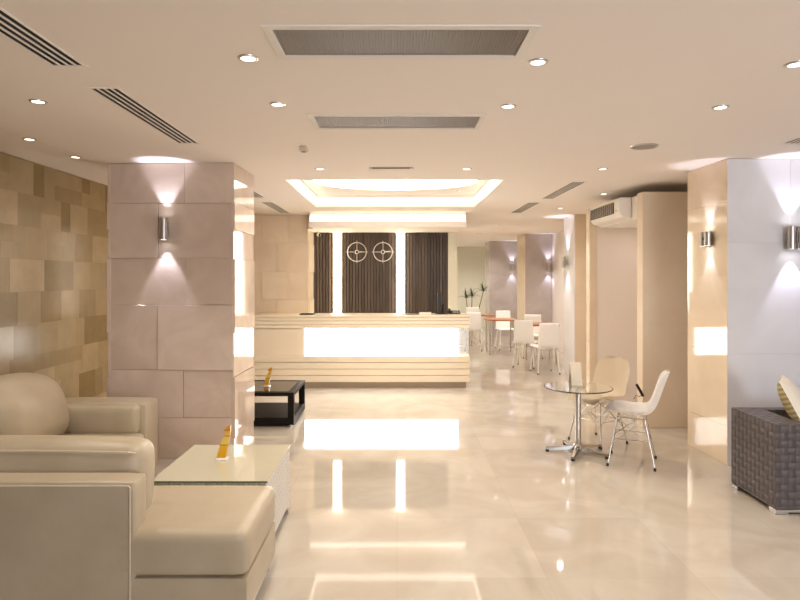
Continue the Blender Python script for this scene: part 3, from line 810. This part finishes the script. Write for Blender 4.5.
# ------------------------------------------------------------------ moulded shell chairs on wire legs
def shell_chair(name, label, shell_m, group):
    t = thing(name, label, 'chair', (0, 0, 0), group)      # faces -y
    prof = [(-.225, .405, .165), (-.215, .425, .190), (-.17, .438, .208), (-.08, .432, .222), (.02, .424, .228), (.11, .426, .228), (.165, .450, .222), (.20, .50, .208), (.222, .56, .205), (.245, .63, .212), (.268, .70, .205), (.288, .755, .180), (.300, .79, .135), (.306, .805, .07)]
    bm = BM(); NU = 15; rows = []
    for i, (y, z, w) in enumerate(prof):
        a = prof[max(i-1, 0)]; b = prof[min(i+1, len(prof)-1)]
        tv = Vector((0, b[0]-a[0], b[1]-a[1])).normalized(); nv = Vector((0, -tv.z, tv.y))   # upward/forward normal
        row = []
        s = i/(len(prof)-1)
        curl = .055 if .1 < s < .9 else .03
        if i < 2: curl = .01
        for k in range(NU):
            u = -1+2*k/(NU-1)
            row.append(bm.verts.new(Vector((u*w, y, z)) + nv*(curl*abs(u)**2.6)))
        rows.append(row)
    for r0, r1 in zip(rows, rows[1:]):
        for k in range(NU-1): bm.faces.new([r0[k], r0[k+1], r1[k+1], r1[k]])
    bmesh.ops.solidify(bm, geom=bm.faces[:], thickness=.009)
    bmesh.ops.recalc_face_normals(bm, faces=bm.faces[:])
    sh = obj('shell', bm, shell_m, t, smooth=True)
    md = sh.modifiers.new('sub', 'SUBSURF'); md.levels = 1; md.render_levels = 2
    r = .0038
    mounts = {(-1,-1): (-.13,-.11,.412), (1,-1): (.13,-.11,.412), (-1,1): (-.13,.11,.405), (1,1): (.13,.11,.405)}
    feet = {(-1,-1): (-.20,-.18,.012), (1,-1): (.20,-.18,.012), (-1,1): (-.19,.19,.012), (1,1): (.19,.19,.012)}
    for k in mounts:
        bm = BM(); tube(bm, [mounts[k], feet[k]], r, 8); lg = obj('leg', bm, chrome, t, smooth=True)
        f = Vector(feet[k]); bm = BM(); lathe(bm, [(0, 0), (.011, 0), (.012, .018), (.007, .026), (0, .026)], (f.x, f.y, 0), 12); obj('foot_cap', bm, black_matt, lg, smooth=True)
    # crossing wires
    bm = BM()
    def lerp(a, b, q): return tuple(a[i]+(b[i]-a[i])*q for i in range(3))
    hub = (0, 0, .235)
    for k in mounts:
        kx = (-k[0], k[1]); ky = (k[0], -k[1])
        tube(bm, [mounts[kx], lerp(mounts[k], feet[k], .62)], .003, 6)
        tube(bm, [mounts[ky], lerp(mounts[k], feet[k], .55)], .003, 6)
        tube(bm, [lerp(mounts[k], feet[k], .45), lerp(mounts[kx], feet[kx], .45)], .0035, 6)
    for sx in (-1, 1): tube(bm, [lerp(mounts[(sx,-1)], feet[(sx,-1)], .45), lerp(mounts[(sx,1)], feet[(sx,1)], .45)], .0035, 6)
    obj('wire_brace', bm, steel, t, smooth=True)
    bm = BM()
    tube(bm, [(-.13,-.11,.413), (.13,-.11,.413), (.13,.11,.406), (-.13,.11,.406)], .006, 6, True); obj('seat_ring', bm, steel, t, smooth=True)
    return t
c1 = shell_chair('shell_chair', 'white moulded shell chair on wire legs, nearer of the pair by the glass table', white_shell, 'moulded shell chairs')
c1.location = (2.04, 5.22, 0); c1.rotation_euler = (0, 0, math.radians(-114))
c2 = dup(c1, (1.96, 5.86, 0), math.radians(-60), 'cream moulded shell chair on wire legs, behind the white one at the glass table', 'moulded shell chairs', {white_shell: cream_shell})

t = thing('wall_mount_bracket', 'small dark bar-shaped fitting low on the slab edge between the two shell chairs', 'bracket', (2.60, 6.39, .34))  # unidentified dark mark, modelled as a bar with a short cord
bm = BM(); tube(bm, [(2.545, 6.375, .47), (2.618, 6.385, .345)], .015, 10); obj('bar', bm, black_matt, t, smooth=True)
bm = BM(); tube(bm, [(2.61, 6.385, .355), (2.57, 6.38, .335), (2.545, 6.38, .355), (2.53, 6.38, .33), (2.515, 6.38, .31)], .0035, 6); obj('cord', bm, black_matt, t, smooth=True)

# ------------------------------------------------------------------ dark woven armchair with cushion
t = thing('woven_armchair', 'dark grey-brown woven armchair with low square arms at the right edge', 'armchair', (3.1, 4.33, 0))
bm = BM(); box(bm, 2.56, 2.77, 4.06, 4.60, .032, .61, .008, 2); a1 = obj('arm', bm, wicker_d, t, uv=True)
bm = BM(); box(bm, 3.61, 3.80, 4.06, 4.60, .032, .61, .008, 2); obj('arm', bm, wicker_d, t, uv=True)
bm = BM(); box(bm, 2.75, 3.61, 4.51, 4.60, .032, .61, .008, 2); obj('back_panel', bm, wicker_d, t, uv=True)
bm = BM(); box(bm, 2.75, 3.61, 4.08, 4.51, .032, .28, .006, 2); obj('base', bm, wicker_d, t, uv=True)
bm = BM(); soft(bm, (3.18, 4.295, .35), (.85, .42, .14), .04, (0, 0, .012), n=8); obj('seat_cushion', bm, cushion_white, t, smooth=True)
bm = BM(); box(bm, 2.558, 3.802, 4.058, 4.13, .012, .031, .003, 1); obj('foot', bm, steel, t)
bm = BM(); box(bm, 2.558, 2.65, 4.51, 4.602, 0.0, .031, .003, 1); obj('foot', bm, steel, t)
bm = BM(); box(bm, 3.71, 3.802, 4.51, 4.602, 0.0, .031, .003, 1); obj('foot', bm, steel, t)
bm = BM(); box(bm, 2.558, 2.65, 4.058, 4.13, 0, .012, .003, 1); box(bm, 3.71, 3.802, 4.058, 4.13, 0, .012, .003, 1); obj('foot', bm, steel, t)
# throw cushion leaning in the corner
t = thing('throw_cushion', 'off-white throw cushion with olive striped back leaning in the woven armchair', 'cushion', (2.885, 4.355, .69))
def pill(p):
    # pinch the corners of a square cushion
    return p
def pillow(bm, cx, cy, cz, w, h, d, front):
    N = 14; g = []
    for i in range(N+1):
        row = []
        for j in range(N+1):
            u, v = -1+2*i/N, -1+2*j/N
            px = w/2*u*(1-.06*(1-abs(u))*0-.05*(1-v*v)*abs(u)); pz = h/2*v*(1-.05*(1-u*u)*abs(v))
            th = d/2*((1-u*u)*(1-v*v))**.45
            row.append(bm.verts.new((cx+px, cy-front*th, cz+pz)))
        g.append(row)
    for i in range(N):
        for j in range(N): bm.faces.new([g[i][j], g[i+1][j], g[i+1][j+1], g[i][j+1]][::front])
bm = BM(); pillow(bm, 2.885, 4.355, .69, .40, .40, .14, 1); obj('front_cover', bm, cushion_white, t, smooth=True)
bm = BM(); pillow(bm, 2.885, 4.355, .69, .40, .40, .14, -1); obj('back_cover', bm, cushion_olive, t, smooth=True)
t.rotation_euler = (math.radians(-26), 0, math.radians(55))

# ------------------------------------------------------------------ cafe chairs and tables
def cafe_chair():
    t = thing('cafe_chair', '', 'chair', (0, 0, 0), 'white cafe chairs')   # faces +y, back toward -y
    bm = BM(); soft(bm, (0, .02, .445), (.40, .40, .03), .013, n=6); obj('seat', bm, white_shell, t, smooth=True)
    bm = BM(); soft(bm, (0, -.20, .65), (.35, .028, .40), .013, n=8, fn=lambda p: (p.x*(1-.12*p.z/.4), p.y-.10*p.z+.35*p.x*p.x, p.z)); obj('backrest', bm, white_shell, t, smooth=True)
    for sx in (-1, 1):
        for sy in (-1, 1):
            bm = BM(); tube(bm, [(sx*.15, sy*.14, .435), (sx*.185, sy*.20, .01)], .011, 8); lg = obj('leg', bm, white_metal, t, smooth=True)
            bm = BM(); lathe(bm, [(0, 0), (.013, 0), (.013, .022), (0, .022)], (sx*.186, sy*.201, 0), 10); obj('foot_cap', bm, black_matt, lg)
    return t
cc = cafe_chair()
cc.location = (2.50, 10.15, 0); cc.rotation_euler = (0, 0, math.radians(6)); cc['label'] = 'white cafe chair with its back to the camera, nearest of the cafe chairs'
G = 'white cafe chairs'
dup(cc, (2.33, 10.85, 0), math.radians(-24), 'white cafe chair just behind and left of the nearest cafe chair', G)
dup(cc, (2.74, 12.1, 0), math.radians(168), 'white cafe chair facing the camera across the nearer brown table', G)
dup(cc, (2.46, 13.6, 0), math.radians(185), 'white cafe chair behind the orange-brown table, facing the camera', G)
dup(cc, (1.70, 13.35, 0), math.radians(-8), 'cream-lit cafe chair just beyond the right end of reception desk', G)
dup(cc, (1.92, 15.2, 0), math.radians(175), 'white cafe chair farthest back, in front of the potted dracaena', G)
def cafe_table(X, Y, lab, first=None, w=.62):
    t = thing('cafe_table', lab, 'table', (X, Y, 0), 'brown cafe tables')
    bm = BM(); box(bm, X-w/2, X+w/2, Y-.3, Y+.3, .705, .735, .004, 1); obj('tabletop', bm, table_wood, t)
    for sx in (-1, 1):
        for sy in (-1, 1):
            bm = BM(); tube(bm, [(X+sx*(w/2-.05), Y+sy*.25, .705), (X+sx*(w/2-.05), Y+sy*.25, 0)], .016, 10); obj('leg', bm, chrome, t, smooth=True)
    return t
cafe_table(2.74, 11.42, 'brown cafe table between the nearest white cafe chairs', w=.55)
cafe_table(2.20, 12.75, 'orange-brown cafe table right of the reception desk end')
cafe_table(2.0, 14.3, 'orange-brown cafe table farthest back, near the dracaena', w=.6)
# terracotta seat pad on the chair by the desk
bm = BM(); soft(bm, (1.70, 13.37, .489), (.34, .34, .04), .018, (0, 0, .006), n=6); tag(obj('seat_pad', bm, terracotta, smooth=True), 'terracotta seat pad on the cafe chair beyond the desk end', 'cushion')

# ------------------------------------------------------------------ potted dracaena
def dracaena(X, Y, stems, lab):
    t = thing('potted_dracaena', lab, 'plant', (X, Y, 0))
    bm = BM(); lathe(bm, [(0, 0), (.15, 0), (.19, .40), (.20, .42), (.18, .42), (.17, .38), (0, .38)], (X, Y, 0), 28); obj('pot', bm, white_plastic, t, smooth=True)
    bm = BM(); lathe(bm, [(0, .385), (.17, .385)], (X, Y, 0), 24); obj('soil', bm, soil_m, t)
    for dx, dy, h, bend in stems:
        bm = BM(); pts = [(X+dx*.25+bend*math.sin(q*2.2)*.06+dx*q*.75, Y+dy, .38+(h-.38)*q) for q in [k/8 for k in range(9)]]
        tube(bm, pts, [.016-.007*k/8 for k in range(9)], 8); st = obj('stem', bm, stem_m, t, smooth=True)
        top = Vector(pts[-1]); bm = BM()
        for k in range(20):
            a = 2*PI*k/20*2.4; el = .45+.95*((k*7) % 20)/20; Ln = .27+.10*random.random()
            d1 = Vector((math.cos(a)*math.cos(el), math.sin(a)*math.cos(el), math.sin(el))); sd = Vector((-math.sin(a), math.cos(a), 0))
            prev = None
            for q in range(6):
                f = q/5; p = top+d1*Ln*f+Vector((0, 0, -.20*f*f*math.cos(el))); ww = .015*(1-f)**.6*(1 if q else .6)+.0008
                cur = [bm.verts.new(p-sd*ww), bm.verts.new(p+Vector((0,0,-ww*.5))), bm.verts.new(p+sd*ww)]
                if prev:
                    for i in range(2): bm.faces.new([prev[i], prev[i+1], cur[i+1], cur[i]])
                prev = cur
        obj('foliage', bm, leaf_m, st)
    return t
dracaena(1.98, 16.0, [(-.12, .0, 1.06, -.3), (.02, .04, 1.10, .1), (.30, .0, 1.24, .4)], 'potted dracaena with three thin stems behind the cafe tables')

# ------------------------------------------------------------------ lights
# spots inside the visible downlights
for X, Y, lab in DL:
    if 'directly beside' in lab: continue
    light('downlight_spot', 'SPOT', (X, Y, CEIL-.02), 26, WARM, rot=(0, 0, 0), spot_size=math.radians(142), spot_blend=.9, shadow_soft_size=.034)
for X, Y in ((-2.83, 4.62), (-2.84, 5.3)):
    light('downlight_spot', 'SPOT', (X, Y, CEIL+.03), 7, WARM, rot=(0, 0, 0), spot_size=math.radians(110), spot_blend=.9, shadow_soft_size=.05)
for X, Y, P in ((.68, 1.4, 3), (1.95, 1.4, 6), (1.95, -.4, 5)):  # unseen fill spots with no fixtures, added to light the near end
        light('downlight_spot', 'SPOT', (X, Y, CEIL-.02), P, WARM, rot=(0, 0, 0), spot_size=math.radians(120), spot_blend=.9, shadow_soft_size=.05)
# unseen spots without fixtures, added to brighten the corridor and cafe
for X, Y in ((1.9, 16.2), (2.9, 12.4), (2.9, 15.2), (1.5, 12.6), (1.6, 17.6), (2.5, 18.2)):
    light('downlight_spot', 'SPOT', (X, Y, CEIL-.02), 55, (1, .93, .86), rot=(0, 0, 0), spot_size=math.radians(145), spot_blend=.9, shadow_soft_size=.04)
light('niche_area', 'AREA', (3.1, 7.2, 2.24), 1.2, (1, .88, .84), rot=(0, 0, 0), shape='DISK', size=.3)  # area light with no fixture, added to brighten the niche
# cool fill from behind the camera, area lights set in the added openings
for a, b, P in ((.2, 2.4, 8), (2.9, 4.2, 80)):
    light('window_daylight', 'AREA', ((a+b)/2, -3.48, 1.27), P, (.88, .92, 1.0), rot=(PI/2, 0, 0), shape='RECTANGLE', size=(b-a)*.95, size_y=1.95)

w = bpy.data.worlds.new('world'); SC.world = w; w.use_nodes = True
w.node_tree.nodes['Background'].inputs[0].default_value = (.80, .88, 1.0, 1); w.node_tree.nodes['Background'].inputs[1].default_value = 1.0

# ------------------------------------------------------------------ view
SC.view_settings.view_transform = 'Standard'; SC.view_settings.look = 'None'
SC.view_settings.gamma = 1.0; SC.view_settings.use_curve_mapping = False
SC.view_settings.exposure = 0.70
try:
    SC.cycles.max_bounces = 10; SC.cycles.diffuse_bounces = 6; SC.cycles.glossy_bounces = 5; SC.cycles.transmission_bounces = 6
    SC.cycles.use_denoising = True; SC.cycles.sample_clamp_indirect = 6; SC.cycles.caustics_reflective = False; SC.cycles.caustics_refractive = False
except Exception: pass
